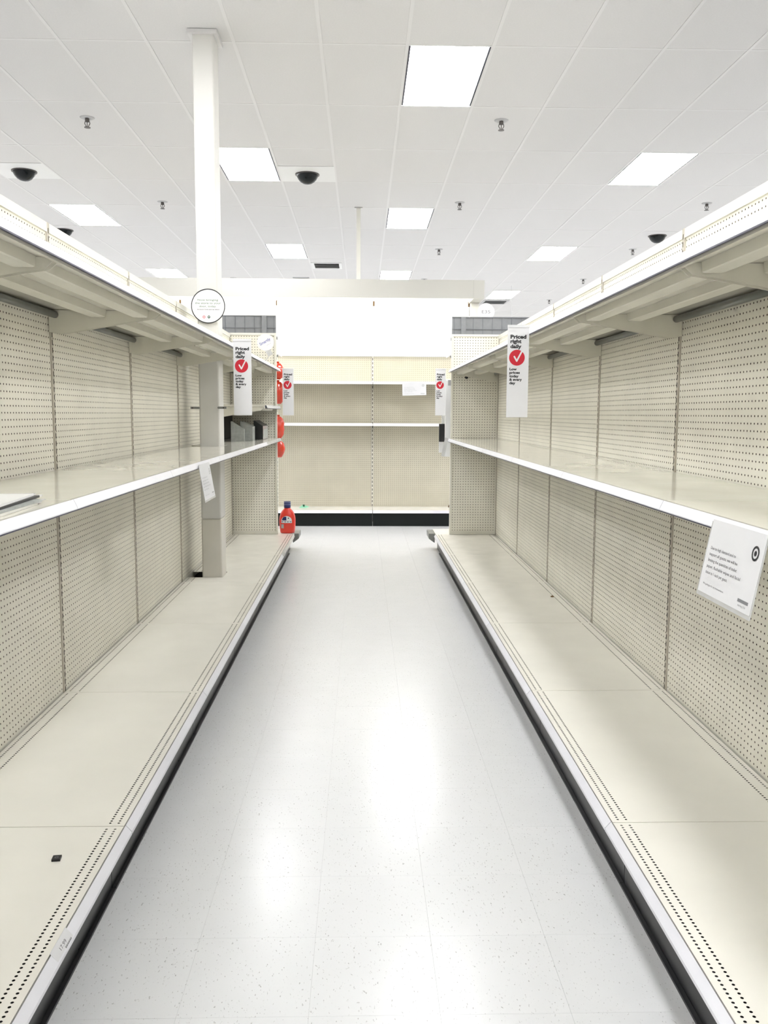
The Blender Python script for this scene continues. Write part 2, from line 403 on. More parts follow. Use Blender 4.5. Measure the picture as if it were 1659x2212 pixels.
# ------------------------------------------------------------------ gondola runs
XB = {1: 1.3251, -1: -1.2751}
def side_meshes(s):
    X = lambda d: -s * d
    R = {}
    # perforated back panel
    mb = MB()
    Pf = lambda u, v, w: (X(-w), u, v)
    perforated(mb, Pf, .0275, BAY - .0005, .199, .199 + 75 * .0254, 46, 75, .0035, .004)
    R['back_panel'] = mb.mesh('back_panel', 'beige_board', alt='hardboard')
    R['rear_panel'] = MB().box(X(-.045), X(-.05), .002, BAY - .002, -.003, 2.09).mesh('rear_panel', 'cavity_shade')
    R['bottom_strip'] = MB().box(X(0), X(-.012), .0275, BAY - .0005, .12, .1985).mesh('bottom_strip', 'beige')
    R['top_cap'] = MB().box(X(.006), X(-.056), .0275, BAY - .0005, 2.1045, 2.142).mesh('top_cap', 'cream')
    # upright with slots in its far half
    up = MB(); dF = .004; pitch = .0318; y_s0, y_s1 = .015, .022
    z0, z1 = .12, 2.145; n = int((z1 - z0 - .02) / pitch)
    def quad(ya, yb, za, zb): up.add([(X(dF), ya, za), (X(dF), yb, za), (X(dF), yb, zb), (X(dF), ya, zb)], [(0, 1, 2, 3)])
    quad(.0, y_s0, z0, z1); quad(y_s1, .027, z0, z1)
    zc = z0
    for k in range(n):
        zs = z0 + .01 + k * pitch
        quad(y_s0, y_s1, zc, zs); zc = zs + .021
    quad(y_s0, y_s1, zc, z1)
    up.add([(X(dF), .0, z0), (X(-.03), .0, z0), (X(-.03), .0, z1), (X(dF), .0, z1), (X(dF), .027, z0), (X(-.03), .027, z0), (X(-.03), .027, z1), (X(dF), .027, z1)], [(0, 1, 2, 3), (4, 5, 6, 7), (3, 2, 6, 7), (0, 1, 5, 4)])
    R['upright'] = up.mesh('upright', 'taupe')
    R['slot_shade'] = MB().box(X(.0033), X(-.006), .001, .026, z0 + .002, z1 - .002).mesh('slot_shade', 'slot_dark')  # black sheet close behind the face, paints the shade inside the slots
    # base deck
    zt = .194; D = .588
    def deck(notch):
        mb = MB(); ya, yb = .0017, BAY - .0017; hp = .0139; nh = 86
        yh0 = (BAY - nh * hp) / 2
        Pd = lambda u, v, w: (X(v), u, zt - w)
        rows = [.024, .064, D - .0444, D - .0198]; hw = hp / 2
        edges = []; cur = .006
        for r in rows: edges.append((cur, r - hw)); cur = r + hw
        edges.append((cur, D))
        def plate(d0, d1, y0_, y1_):
            mb.add([(X(d0), y0_, zt), (X(d1), y0_, zt), (X(d1), y1_, zt), (X(d0), y1_, zt)], [(0, 1, 2, 3)])
        ny0, ny1, nd = notch if notch else (None, None, 0)
        for d0, d1 in edges:
            if notch and d0 < nd:
                plate(d0, min(d1, nd), ya, ny0); plate(d0, min(d1, nd), ny1, yb)
                if d1 > nd: plate(nd, d1, ya, yb)
            else: plate(d0, d1, ya, yb)
        for r in rows:
            plate(r - hw, r + hw, ya, yh0); plate(r - hw, r + hw, yb - (yh0 - .0017), yb)
            if notch and r < nd:
                i0 = int((ny0 - yh0) / hp); i1 = int((ny1 - yh0) / hp) + 1
                perforated(mb, Pd, yh0, yh0 + i0 * hp, r - hw, r + hw, i0, 1, .0037, .0015)
                perforated(mb, Pd, yh0 + i1 * hp, yh0 + nh * hp, r - hw, r + hw, nh - i1, 1, .0037, .0015)
                plate(r - hw, r + hw, yh0 + i0 * hp, ny0); plate(r - hw, r + hw, ny1, yh0 + i1 * hp)
            else:
                perforated(mb, Pd, yh0, yh0 + nh * hp, r - hw, r + hw, nh, 1, .0037, .0015)
        mb.box(X(D), X(D - .004), ya, yb, .155, zt - .0005)
        for y_ in (ya, yb):
            mb.add([(X(.006), y_, zt), (X(D), y_, zt), (X(D), y_, zt - .03), (X(.006), y_, zt - .03)], [(0, 1, 2, 3)])
        return mb.mesh('base_deck', 'beige_deck', alt='slot_dark')  # hole walls painted dark to match the shade below
    R['base_deck'] = deck(None); R['base_deck_notch'] = deck((.178, .402, .262))
    R['deck_hole_shade'] = MB().box(X(.004), X(.52), .003, BAY - .003, .10, .15).mesh('deck_hole_shade', 'slot_dark')  # black plate added under the deck so its holes look shaded
    dwn = MB(); dwn.box(X(.004), X(.52), .003, .17, .10, .15); dwn.box(X(.004), X(.52), .42, BAY - .003, .10, .15); dwn.box(X(.275), X(.52), .17, .42, .10, .15)
    R['deck_hole_shade_notch'] = dwn.mesh('deck_hole_shade', 'slot_dark')
    R['kick_plate'] = MB().box(X(.548), X(.538), .002, BAY - .002, -.003, .149).mesh('kick_plate', 'kick')
    R['toe_strip'] = MB().box(X(.549), X(.561), .001, BAY - .001, -.003, .007).mesh('toe_strip', 'black_plastic')
    rail = MB().prism([(X(.5925), .1945), (X(.5935), .1965), (X(.6105), .1775), (X(.6115), .170), (X(.608), .1695), (X(.606), .1765), (X(.5918), .1925)], 'y', .0015, BAY - .0015)
    R['deck_rail'] = rail.mesh('price_rail', 'rail_white'); R['deck_rail_clear'] = rail.mesh('price_rail', 'rail_clear')
    R['deck_lip_and_shade'] = MB().box(X(.5885), X(.6075), .001, BAY - .001, .166, .1693).box(X(.5885), X(.5912), .001, BAY - .001, .1694, .188).mesh('rail_edge', 'rail_edge')  # second box paints the shade in the gap between deck and rail
    # shelf, origin on its top face
    SD = .468
    def shelf(notch):
        mb = MB()
        if notch:
            ny0, ny1, nd = notch
            mb.box(X(.008), X(nd), .0015, ny0, -.016, 0); mb.box(X(.008), X(nd), ny1, BAY - .0015, -.016, 0); mb.box(X(nd), X(SD), .0015, BAY - .0015, -.016, 0)
        else: mb.box(X(.008), X(SD), .0015, BAY - .0015, -.016, 0)
        mb.box(X(SD - .012), X(SD), .0015, BAY - .0015, -.032, -.016)
        mb.box(X(.008), X(.016), .0015, (.12 if notch else BAY - .0015), -.034, -.016)
        return mb.mesh('shelf', 'beige_shelf')
    R['shelf'] = shelf(None); R['shelf_notch'] = shelf((.135, .432, .272))
    rp = lambda d: [(X(d - .034), -.0163), (X(d - .031), -.044), (X(d - .024), -.046), (X(d + .024), -.046), (X(d + .031), -.044), (X(d + .034), -.0163)]
    R['rib_a'] = MB().prism(rp(.375), 'y', .024, BAY - .024).mesh('rib', 'beige')
    R['rib_b'] = MB().prism(rp(.205), 'y', .024, BAY - .024).mesh('rib', 'beige')
    R['rib_c'] = MB().prism(rp(.205), 'y', .44, BAY - .02).mesh('rib', 'beige')
    br = [(.006, -.018), (.006, -.105), (.05, -.112), (.09, -.106), (.36, -.058), (.43, -.048), (.45, -.03), (.45, -.018)]
    R['bracket'] = MB().prism([(X(a), b) for a, b in br], 'y', -.0016, .0016).mesh('bracket', 'beige')
    rl = MB().prism([(X(.4750), -.0012), (X(.4772), .0), (X(.4885), -.024), (X(.4885), -.027), (X(.486), -.027), (X(.4748), -.003)], 'y', .0015, BAY - .0015)
    R['rail'] = rl.mesh('price_rail', 'rail_white'); R['rail_clear'] = rl.mesh('price_rail', 'rail_clear')
    R['rail_edge'] = MB().box(X(.4845), X(.4882), .001, BAY - .001, -.0305, -.0272).mesh('rail_edge', 'rail_edge')
    R['rail_gap'] = MB().box(X(SD + .0005), X(SD + .0062), .002, BAY - .002, -.024, -.004).mesh('rail_gap_shade', 'rail_edge')  # dark strip added as the shade in the gap behind the rail
    R['tube'] = MB().tube((X(.032), .02, -.036), (X(.032), BAY - .02, -.036), .014, 12).mesh('hang_tube', 'tube_grey', True)
    R['tube_short'] = MB().tube((X(.032), .44, -.036), (X(.032), BAY - .02, -.036), .014, 12).mesh('hang_tube', 'tube_grey', True)
    return R

ORD = {-2: None, -1: 'first', 0: 'second', 1: 'third', 2: 'fourth', 3: 'fifth', 4: 'sixth'}
EXTRA = {(-1, -1): 'with a black square on its deck', (-1, 0): 'with stacked signs on it', (-1, 1): 'with a small slanted notice',
         (-1, 2): 'just before the white column', (-1, 3): 'with the white column standing through it', (-1, 4): 'with grey file boxes on it',
         (1, -1): 'with the white notice on its rail', (1, 0): 'just beyond the white notice', (1, 1): 'under the hanging price banner',
         (1, 2): 'with a brown speck on its deck', (1, 3): 'next to last before the end panel', (1, 4): 'ending at the pegboard end panel'}
SIDEN = {1: 'right-hand', -1: 'left-hand'}
def add_shelf(R, bay, z, s, k, clear=False, tube=True, back=True):
    notch = (s == -1 and k == 3)
    sh = obj('shelf', R['shelf_notch' if notch else 'shelf'], bay, (0, 0, z))
    obj('rib', R['rib_a'], sh); obj('rib', R['rib_c' if notch else 'rib_b'], sh)
    obj('bracket', R['bracket'], sh, (0, .0155, 0)); obj('bracket', R['bracket'], sh, (0, BAY - .0155, 0))
    obj('price_rail', R['rail_clear' if clear else 'rail'], sh); obj('rail_edge', R['rail_edge'], sh); obj('rail_gap_shade', R['rail_gap'], sh)
    if tube: obj('hang_tube', R['tube_short' if notch else 'tube'], sh)
    return sh
SM = {}
for s in (1, -1):
    R = SM[s] = side_meshes(s)
    for k in range(-2, 5):
        if ORD[k]: lab = f'{ORD[k]} empty beige bay of the {SIDEN[s]} shelf run, {EXTRA[(s, k)]}'
        else: lab = f'beige pegboard shelf bay of the {SIDEN[s]} run beside the viewer, outside the picture'
        bay = thing('shelf_bay', lab, 'shelf unit', (XB[s], YB(k), 0), f'bays of the {SIDEN[s]} shelf run')
        notch = (s == -1 and k == 3); clr = (s == -1 and k == 4)
        for n in ('back_panel', 'rear_panel', 'bottom_strip', 'top_cap', 'kick_plate', 'toe_strip'): obj(n, R[n], bay)
        u = obj('upright', R['upright'], bay); obj('slot_shade', R['slot_shade'], u)
        if k == 4:
            u = obj('upright', R['upright'], bay, (0, BAY - .0272, 0)); obj('slot_shade', R['slot_shade'], u)
        dk = obj('base_deck', R['base_deck_notch' if notch else 'base_deck'], bay)
        obj('deck_hole_shade', R['deck_hole_shade_notch' if notch else 'deck_hole_shade'], dk)
        obj('price_rail', R['deck_rail_clear' if clr else 'deck_rail'], dk); obj('rail_edge', R['deck_lip_and_shade'], dk)
        add_shelf(R, bay, 1.1435, s, k, clr, False)
        add_shelf(R, bay, 1.811, s, k)
        if clr:
            add_shelf(R, bay, 1.452, s, k, True, False)

# ------------------------------------------------------------------ end panels (both runs)
YE = YB(5)
def end_unit(s):
    xo = .866 if s == 1 else -.830          # aisle edge of the end panel
    w = .90; y0 = YE + .0135
    t = thing('gondola_endcap', 'pegboard end panel with grey grid topper closing the %s shelf run' % SIDEN[s], 'end panel', (xo, y0, 0), 'pegboard end panels')
    X = lambda d: s * d
    mb = MB(); perforated(mb, lambda u, v, w_: (X(u), w_, v), .017, .017 + 34 * .0254, .225, .225 + 75 * .0254, 34, 75, .0039, .004)
    part('pegboard', mb, 'beige_board', t, alt='hardboard')
    part('backing', MB().box(X(.017), X(w - .017), .018, .022, .225, 2.13), 'cavity_shade', t)
    part('edge_post', MB().box(X(0), X(.0168), -.0125, .03, .1945, 2.15), 'beige', t)
    part('edge_post', MB().box(X(w - .0168), X(w), -.0125, .03, .1945, 2.15), 'beige', t)
    part('top_rail', MB().box(X(.0168), X(w - .0168), -.01, .028, 2.1305, 2.15), 'cream', t)
    part('bottom_rail', MB().box(X(.0168), X(w - .0168), -.008, .028, .196, .2245), 'beige', t)
    tp = part('grid_topper', MB().box(X(.004), X(w), .025, .029, 2.152, 2.312), 'grid_grey', t)
    for i in range(9):
        part('grid_bar', MB().box(X(.022 + .093 * i), X(.027 + .093 * i), .0205, .0248, 2.153, 2.31), 'grid_line', tp)
    part('grid_bar', MB().box(X(.004), X(w), .0155, .0202, 2.198, 2.204), 'grid_line', tp)
    part('top_bar', MB().box(X(.004), X(w), .017, .0248, 2.311, 2.319), 'grid_line', tp)
    part('post', MB().box(X(.092), X(.138), .003, .0153, 2.152, 2.318), 'grid_grey', tp)
    if s == 1:
        k_ = part('knob', MB().lathe([(.004, 0), (.014, .002), (.016, .012), (.010, .02), (.002, .021)], 12), 'black_plastic', t, (1.015 - xo, 0, 1.738), True)
        k_.rotation_euler = (math.pi / 2, 0, 0)
    # base deck that carries on beyond the panel
    xl = .733 if s == 1 else -.694
    t = thing('end_deck', 'low beige end deck with grey corner bumper under the %s end panel' % SIDEN[s], 'shelf base', (xl, YE + .0005, 0), 'end decks')
    part('deck', MB().box(0, X(1.03), 0, .41, .168, .194), 'beige_deck', t)
    part('kick', MB().box(s * .045, X(1.03), .0, .36, -.003, .1675), 'kick', t)
    bm = MB().prism([(-s * .062, .188), (-s * .001, .188), (-s * .001, .09), (-s * .062, .135)], 'y', .12, .41)
    bo = part('corner_bumper', bm, 'bumper', t); bevel(bo, .006)
    if s == -1: part('rail_cover', MB().prism([(-s * .001, .2), (-s * .018, .1775), (-s * .018, .170), (-s * .001, .17)], 'y', .0, .118), 'rail_clear', t)
for s in (1, -1): end_unit(s)

# white header boards past the end panels
for s, xo, l in ((1, .862, 'white header board edge showing beside the right-hand end panel'), (-1, -.824, 'white header board edge showing beside the left-hand end panel')):
    t = thing('header_board', l, 'sign board', (xo, 8.56, 1.95), 'end header boards')
    part('board', MB().box(-s * .006, 0, 0, .40, .0, .51), 'board_white', t)
    part('hook', MB().prism([(0, -.02), (s * .016, -.02), (s * .004, -.0005), (-s * .006, -.0005)], 'y', .0, .06), 'bumper', t)
    part('support_bar', MB().box(0, s * .014, -.0135, .40, .15, .17), 'grid_line', t)

# ------------------------------------------------------------------ far wall fixture
YP = 11.09; FX = [-3.487, -2.277, -1.078, .131, 1.337]
def far_meshes():
    R = {}; BW = 1.2065
    mb = MB(); perforated(mb, lambda u, v, w_: (u, w_, v), .0133, .0133 + 46 * .02565, .205, .205 + 75 * .0254, 46, 75, .0037, 0, 4)
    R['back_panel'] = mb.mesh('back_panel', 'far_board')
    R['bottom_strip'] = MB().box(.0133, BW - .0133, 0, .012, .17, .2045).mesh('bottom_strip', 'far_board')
    R['rear_panel'] = MB().box(.002, BW - .002, .03, .035, -.003, 2.1).mesh('rear_panel', 'cavity_shade')
    up = MB(); z0, z1 = .17, 2.85; yF = -.004; pitch = .05
    def q(xa, xb, za, zb): up.add([(xa, yF, za), (xb, yF, za), (xb, yF, zb), (xa, yF, zb)], [(0, 1, 2, 3)])
    q(-.0125, -.004, z0, z1); q(.004, .0125, z0, z1); zc = z0
    for k in range(38):
        zs = z0 + .03 + k * pitch; q(-.004, .004, zc, zs); zc = zs + .03
    q(-.004, .004, zc, z1)
    up.add([(-.0125, yF, z0), (-.0125, .03, z0), (-.0125, .03, z1), (-.0125, yF, z1), (.0125, yF, z0), (.0125, .03, z0), (.0125, .03, z1), (.0125, yF, z1)], [(0, 1, 2, 3), (4, 5, 6, 7), (3, 2, 6, 7)])
    R['upright'] = up.mesh('upright', 'beige')
    R['slot_shade'] = MB().box(-.011, .011, -.0033, .004, z0, z1 - .01).mesh('slot_shade', 'slot_dark')
    R['base_deck'] = MB().box(.0015, BW - .0015, -.478, -.006, .168, .197).mesh('base_deck', 'beige_deck')
    R['deck_rail'] = MB().prism([(-.4785, .199), (-.4795, .1995), (-.487, .164), (-.484, .163)], 'x', .002, BW - .002).mesh('price_rail', 'rail_white')
    R['kick_plate'] = MB().box(.002, BW - .002, -.45, -.44, -.003, .1675).mesh('kick_plate', 'kick_black')
    R['shelf'] = MB().box(.0015, BW - .0015, -.38, -.006, -.018, 0).box(.0015, BW - .0015, -.38, -.368, -.03, -.018).mesh('shelf', 'beige_shelf')
    R['rail'] = MB().prism([(-.3805, .004), (-.3825, .004), (-.389, -.030), (-.386, -.031)], 'x', .002, BW - .002).mesh('price_rail', 'rail_white')
    R['bracket'] = MB().prism([(-.007, -.0185), (-.36, -.0185), (-.36, -.035), (-.007, -.09)], 'x', -.0015, .0015).mesh('bracket', 'beige')
    R['board'] = MB().box(.0008, BW - .0008, -.02, -.014, 2.1, 2.84).mesh('header_board', 'board_white')
    R['clip'] = MB().box(.002, .022, -.03, -.0205, 2.72, 2.78).mesh('board_clip', 'brown_bit')
    return R
R = far_meshes()
FL = ['far left bay of the bright wall shelving, hidden behind the left-hand run', 'wall shelving bay behind the white column, only its bright header showing',
      'left bay of the far wall shelving with a green scrap on its deck', 'right bay of the far wall shelving with a white notice on its top shelf']
for k in range(4):
    t = thing('wall_shelf_bay', FL[k], 'shelf unit', (FX[k], YP, 0), 'bays of the far wall shelving')
    for n in ('back_panel', 'rear_panel', 'bottom_strip', 'kick_plate'): obj(n, R[n], t)
    hb = obj('header_board', R['board'], t)
    obj('board_clip', R['clip'], t)
    u = obj('upright', R['upright'], t); obj('slot_shade', R['slot_shade'], u)
    if k == 3:
        u = obj('upright', R['upright'], t, (FX[4] - FX[3] - .013, 0, 0)); obj('slot_shade', R['slot_shade'], u)
        obj('board_clip', R['clip'], t, (FX[4] - FX[3] - .013, 0, 0))
    dk = obj('base_deck', R['base_deck'], t); obj('price_rail', R['deck_rail'], dk)
    for z in (1.262, 1.772):
        sh = obj('shelf', R['shelf'], t, (0, 0, z)); obj('price_rail', R['rail'], sh)
        obj('bracket', R['bracket'], sh, (.016, 0, 0)); obj('bracket', R['bracket'], sh, (1.19, 0, 0))
t = thing('valance', 'long cream valance box over the far wall shelving, lamps hidden behind it', 'valance', (-1.0, 10.6, 0))
part('front_board', MB().box(-2.7, 2.33, -.02, 0, 2.76, 2.975), 'valance', t)
part('top_board', MB().box(-2.7, 2.42, .001, .5, 2.962, 2.975), 'valance', t)
part('end_board', MB().box(2.332, 2.462, -.02, .5, 2.76, 2.974), 'valance', t)
part('end_post', MB().box(2.352, 2.452, .38, .5, -.003, 2.759), 'cream', t)
tl = MB()
for a in (-2.6, -1.35, -.1, 1.15):
    tl.tube((a, .16, 2.90), (a + 1.16, .16, 2.90), .016, 10)
part('lamp_tube', tl, 'tube_lamp', t, smooth=True)

# ------------------------------------------------------------------ hanging price banners
def banner(label, xl, xr, y, z1, z0, anchor):
    w, h = xr - xl, z1 - z0
    t = framed('price_banner', label, 'banner', (xl, y, z0), (1, 0, 0), (0, 0, 1), 'hanging price banners')
    part('sheet', MB().box(0, w, 0, h, -.0012, 0), 'paper', t)
    part('top_fold', MB().box(-.001, w + .001, h - .012, h + .001, .0003, .003), 'paper', t)
    k = w / .108; kh = h / .462
    Y = lambda c: h - (c - 120) / 2000 * h      # banner crop rows -> height
    part('headline', text_mb([('Priced', .014 * k, Y(408), .080 * k, .0180 * kh, .042), ('right', .014 * k, Y(505), .056 * k, .0180 * kh, .042), ('daily', .014 * k, Y(615), .056 * k, .0180 * kh, .042)]), 'ink', t)
    part('small_text', text_mb([('Low', .012 * k, Y(1095), .037 * k, .0122 * kh, .042), ('prices', .012 * k, Y(1170), .053 * k, .0122 * kh, .042), ('today', .012 * k, Y(1247), .047 * k, .0122 * kh, .042),
                               ('& every', .012 * k, Y(1322), .064 * k, .0122 * kh, .042), ('day', .012 * k, Y(1397), .031 * k, .0122 * kh, .042)]), 'ink', t)
    c, r = (.0485 * k, Y(822)), .0395 * k
    d = part('red_disc', MB().disc(c, r, .0006), 'red', t)
    ck = MB()
    zs = [.0010]
    def stroke(a, b, hw):
        a, b = Vector(a), Vector(b); n = (b - a).normalized(); p = Vector((-n.y, n.x)); z = zs[0]; zs[0] += .0002
        a1 = math.atan2(p.y, p.x); pts = [(*(a + hw * Vector((math.cos(a1 + t * math.pi / 6), math.sin(a1 + t * math.pi / 6)))), z) for t in range(7)]
        pts += [(*(b + hw * Vector((math.cos(a1 + math.pi + t * math.pi / 6), math.sin(a1 + math.pi + t * math.pi / 6)))), z) for t in range(7)]
        ck.add(pts, [tuple(range(14))])
    e = Vector(c)
    stroke(e + Vector((-.34, .14)) * r, e + Vector((-.02, -.42)) * r, .10 * r); stroke(e + Vector((-.02, -.42)) * r, e + Vector((.62, .82)) * r, .10 * r)
    part('check_mark', ck, 'paper', d)
    hx, hy, hz = anchor
    part('hanger', MB().tube((hx - xl, hz - z0, y - hy), (w / 2, h - .004, -.004), .0022, 6), 'plate_white', t)
banner('white price banner with red check mark hanging from the right-hand top shelf, largest one', .728, .836, 4.395, 1.826, 1.368, (.836, 4.40, 1.804))
banner('white price banner with red check mark hanging from the left-hand top shelf, second largest', -.772, -.664, 5.28, 1.822, 1.369, (-.79, 5.29, 1.80))
banner('small white price banner just right of the left-hand end panel and red pouches', -.781, -.672, 8.6, 1.818, 1.363, (-.83, 8.56, 1.815))
banner('small white price banner just left of the right-hand end panel', .720, .822, 8.6, 1.826, 1.368, (.87, 8.56, 1.82))

# ------------------------------------------------------------------ notices
NOTICE = ['Due to high demand and to', 'support all guests, we will be', 'limiting the quantities of toilet', 'paper, flushable wipes and facial', 'tissue to 1 each per guest.']
def notice(name, label, origin, xa, ya, w, h, ink='ink_soft', logo='ink', sleeve=.006, textw=.62):
    t = framed(name, label, 'notice', origin, xa, ya, 'shelf notices')
    part('sheet', MB().box(0, w, 0, h, 0, .0006), 'paper', t)
    part('sleeve', MB().box(-sleeve, w + sleeve, -sleeve * 1.6, h * .97, -.0007, -.0001), 'rail_clear', t)
    L = []; rel = (.72, .80, .82, .95, .64)
    for i, s_ in enumerate(NOTICE): L.append((s_, .075 * w, h * (.60 - .083 * i), textw * w * rel[i] / .95 * 1.05, h * .040, .006))
    part('lettering', text_mb(L, .0011), ink, t)
    part('small_print', text_mb([('We apologize for any inconvenience.', .075 * w, h * .115, .42 * w, h * .026, .004), ('starting 3/16', .78 * w, h * .055, .13 * w, h * .026, .004)], .0011), ink, t)
    part('code_bar', MB().box(.76 * w, .94 * w, h * .105, h * .145, .0008, .0011), ink, t)
    c = (.875 * w, .74 * h); r = .095 * h
    lg = MB().ring(c, r * .68, r, .0011, 32); lg.disc(c, r * .36, .0011, 24); part('round_emblem', lg, logo, t)
    return t
# right: hangs from the middle-shelf rail, reading direction runs towards the viewer
notice('rail_notice', 'big white notice in a clear sleeve taped to the right-hand middle shelf rail', (.8075, 2.029, .966), (0, -1, 0), (.031, 0, .170), .278, .174)
notice('rail_notice', 'small white notice hanging slanted from the left-hand middle shelf rail', (-.755, 4.175, .962), (0, 1, 0), (-.029, 0, .171), .282, .174, 'ink_faint', 'ink_faint')
notice('rail_notice', 'white notice on the top shelf rail of the far wall shelving', (.494, 10.688, 1.605), (1, 0, .03), (0, 0, 1), .290, .158, 'ink_faint', 'ink_faint', .002, .5)

# ------------------------------------------------------------------ round signs
t = framed('round_sign', 'round white sign with black rim and green words on the white column', 'sign', (-1.081, 6.231, 2.127), (1, 0, 0), (0, 0, 1))
part('disc', MB().lathe([(.001, -.002), (.118, -.002), (.118, .002), (.001, .002)], 64), 'paper', t)
part('black_rim', MB().lathe([(.1135, .0021), (.1195, .0021), (.1195, .0035), (.1135, .0035)], 64, caps=False).ring((0, 0), .1130, .1195, .0036, 64), 'ink', t)
part('lettering', text_mb([('Now bringing', -.073, .036, .143, .0125, .012), ('the store to your', -.091, .0145, .180, .0125, .012), ('door, today.', -.062, -.0075, .120, .0125, .012)], .0026), 'ink_green', t)
part('bold_line', text_mb([('Introducing Target same day delivery', -.076, -.0262, .155, .0058, .02)], .0026), 'ink', t)
part('small_line', text_mb([('Target.com/delivery', -.030, -.038, .066, .0045, 0), ('SHIPT', .020, -.078, .030, .005, 0), ('XXXXX', -.004, -.116 + .002, .018, .002, 0)][:2], .0026), 'ink_faint', t)
lg = MB().ring((-.030, -.075), .0072, .0100, .0026, 28); lg.disc((-.030, -.075), .0035, .0026, 20); part('red_emblem', lg, 'red', t)
lg = MB().disc((.004, -.075), .0098, .0026, 28); e = part('green_emblem', lg, 'green_dark', t)
part('emblem_band', MB().add([(-.0035, -.0765, .003), (.0115, -.0765, .003), (.0075, -.0705, .003), (.004, -.0735, .003), (.0005, -.0705, .003)], [(0, 1, 2, 3, 4)]), 'paper', e)

t = framed('round_tag', 'small round white tag with blue handwriting beside the left-hand end panel', 'sign', (-.916, 8.36, 2.05), (.87, 0, .50), (-.50, 0, .87))
part('disc', MB().lathe([(.001, -.0015), (.080, -.0015), (.080, .0015), (.001, .0015)], 40), 'paper', t)
part('lettering', text_mb([('Smartly', -.058, -.004, .112, .026, .012)], .002), 'ink_blue', t)
part('small_line', text_mb([('only at', -.004, -.034, .044, .009, 0)], .002), 'ink_faint', t)
part('stem', MB().box(-.045, .005, -.13, -.06, -.004, -.002), 'rail_clear', t)
part('stem_rod', MB().tube((-.02, -.12, -.004), (-.14, -.170, -.012), .003, 6), 'rail_clear', t)

t = framed('aisle_sign', 'round white aisle sign reading E35 above the right-hand grid topper', 'sign', (1.206, 8.60, 2.375), (1, 0, 0), (0, 0, 1))
part('disc', MB().lathe([(.001, -.004), (.082, -.004), (.082, .004), (.001, .004)], 40), 'board_white', t)
part('rim', MB().lathe([(.074, .0041), (.083, .0041), (.083, .008), (.074, .008)], 40, caps=False), 'paper', t)
part('lettering', text_mb([('E35', -.042, -.014, .084, .030, .004)], .0046), 'ink_soft', t)
part('stem', MB().box(-.012, .012, -.20, -.05, -.012, -.0045), 'board_white', t)

# ------------------------------------------------------------------ price labels on the left rail
t = framed('price_label', 'small printed price label reading 17.99 on the lower left rail', 'label', (-.6705, 1.80, .1803), (0, 1, 0), (-.0199, 0, .0235))
part('slip', MB().box(0, .10, -.004, .024, .0022, .0026), 'paper', t)
part('lettering', text_mb([('17.99', .034, .004, .036, .0085, .01)], .003), 'ink_soft', t)
bc = MB()
for i in range(16): bc.box(.052 + i * .0024, .0530 + i * .0024 + (.0006 if i % 3 == 0 else 0), -.0035, .0005, .0027, .003)
part('bar_code', bc, 'ink_soft', t)

# ------------------------------------------------------------------ detergent bottle
def superring(hw, hd, z, n=32, p=2.6, cx=0):
    out = []
    for i in range(n):
        a = 2 * math.pi * i / n; c_, s_ = math.cos(a), math.sin(a)
        out.append((cx + hw * math.copysign(abs(c_) ** (2 / p), c_), hd * math.copysign(abs(s_) ** (2 / p), s_), z))
    return out
def loft(rings):
    mb = MB(); n = len(rings[0]); v = [p for r in rings for p in r]
    f = [(k * n + i, k * n + (i + 1) % n, (k + 1) * n + (i + 1) % n, (k + 1) * n + i) for k in range(len(rings) - 1) for i in range(n)]
    f += [tuple(range(n - 1, -1, -1)), tuple((len(rings) - 1) * n + i for i in range(n))]
    return mb.add(v, f)
t = thing('detergent_bottle', 'red laundry detergent bottle with dark blue cap on the left-hand end deck', 'bottle', (-.745, 8.615, .1945))
body = [(0, .062, .040), (.004, .070, .046), (.02, .074, .050), (.06, .079, .053), (.10, .081, .054), (.14, .081, .053), (.17, .077, .051), (.195, .069, .047), (.215, .058, .042), (.232, .044, .036), (.244, .033, .031), (.252, .031, .030)]
part('body', loft([superring(a, b, z) for z, a, b in body]), 'jug_red', t, smooth=True)
cp = part('cap', loft([superring(.031, .031, .2525, p=2), superring(.034, .034, .255, p=2), superring(.034, .034, .312, p=2), superring(.032, .032, .316, p=2)]), 'cap_blue', t, smooth=False)
for z in (.284, .302): part('cap_band', loft([superring(.0345, .0345, z, p=2), superring(.0345, .0345, z + .005, p=2)]), 'cap_line', cp)
def on_body(x, z):
    for a, b in zip(body[:-1], body[1:]):
        if a[0] <= z <= b[0]:
            u = (z - a[0]) / (b[0] - a[0]); hw = a[1] + u * (b[1] - a[1]); hd = a[2] + u * (b[2] - a[2])
            q_ = min(.98, abs(x) / hw); return (x, -hd * (1 - q_ ** 2.6) ** (1 / 2.6) - .0008, z)
def patch(fn, n=12, m=8):
    mb = MB(); v = [on_body(*fn(i / n, j / m)) for j in range(m + 1) for i in range(n + 1)]
    return mb.add(v, [(j * (n + 1) + i, j * (n + 1) + i + 1, (j + 1) * (n + 1) + i + 1, (j + 1) * (n + 1) + i) for j in range(m) for i in range(n)])
def dome_l(u, v):
    hw = .052 * math.sqrt(max(0.02, 1 - v ** 2)); return (-.004 + (2 * u - 1) * hw, .128 + .046 * v)
lb = part('label', patch(dome_l), 'paper', t)
part('label_blue', patch(lambda u, v: (-.006 - u * .044 * math.sqrt(max(.02, 1 - (v * .85) ** 2)), .1315 + .036 * v)).add([], []), 'cap_blue', lb, (0, -.0006, 0))
part('label_dot', patch(lambda u, v: (.008 + .012 * u, .148 + .010 * v), 4, 4), 'ink', lb, (0, -.0006, 0))
part('label_strip', patch(lambda u, v: (-.056 + .104 * u, .105 + .022 * v), 14, 3), 'paper', lb)
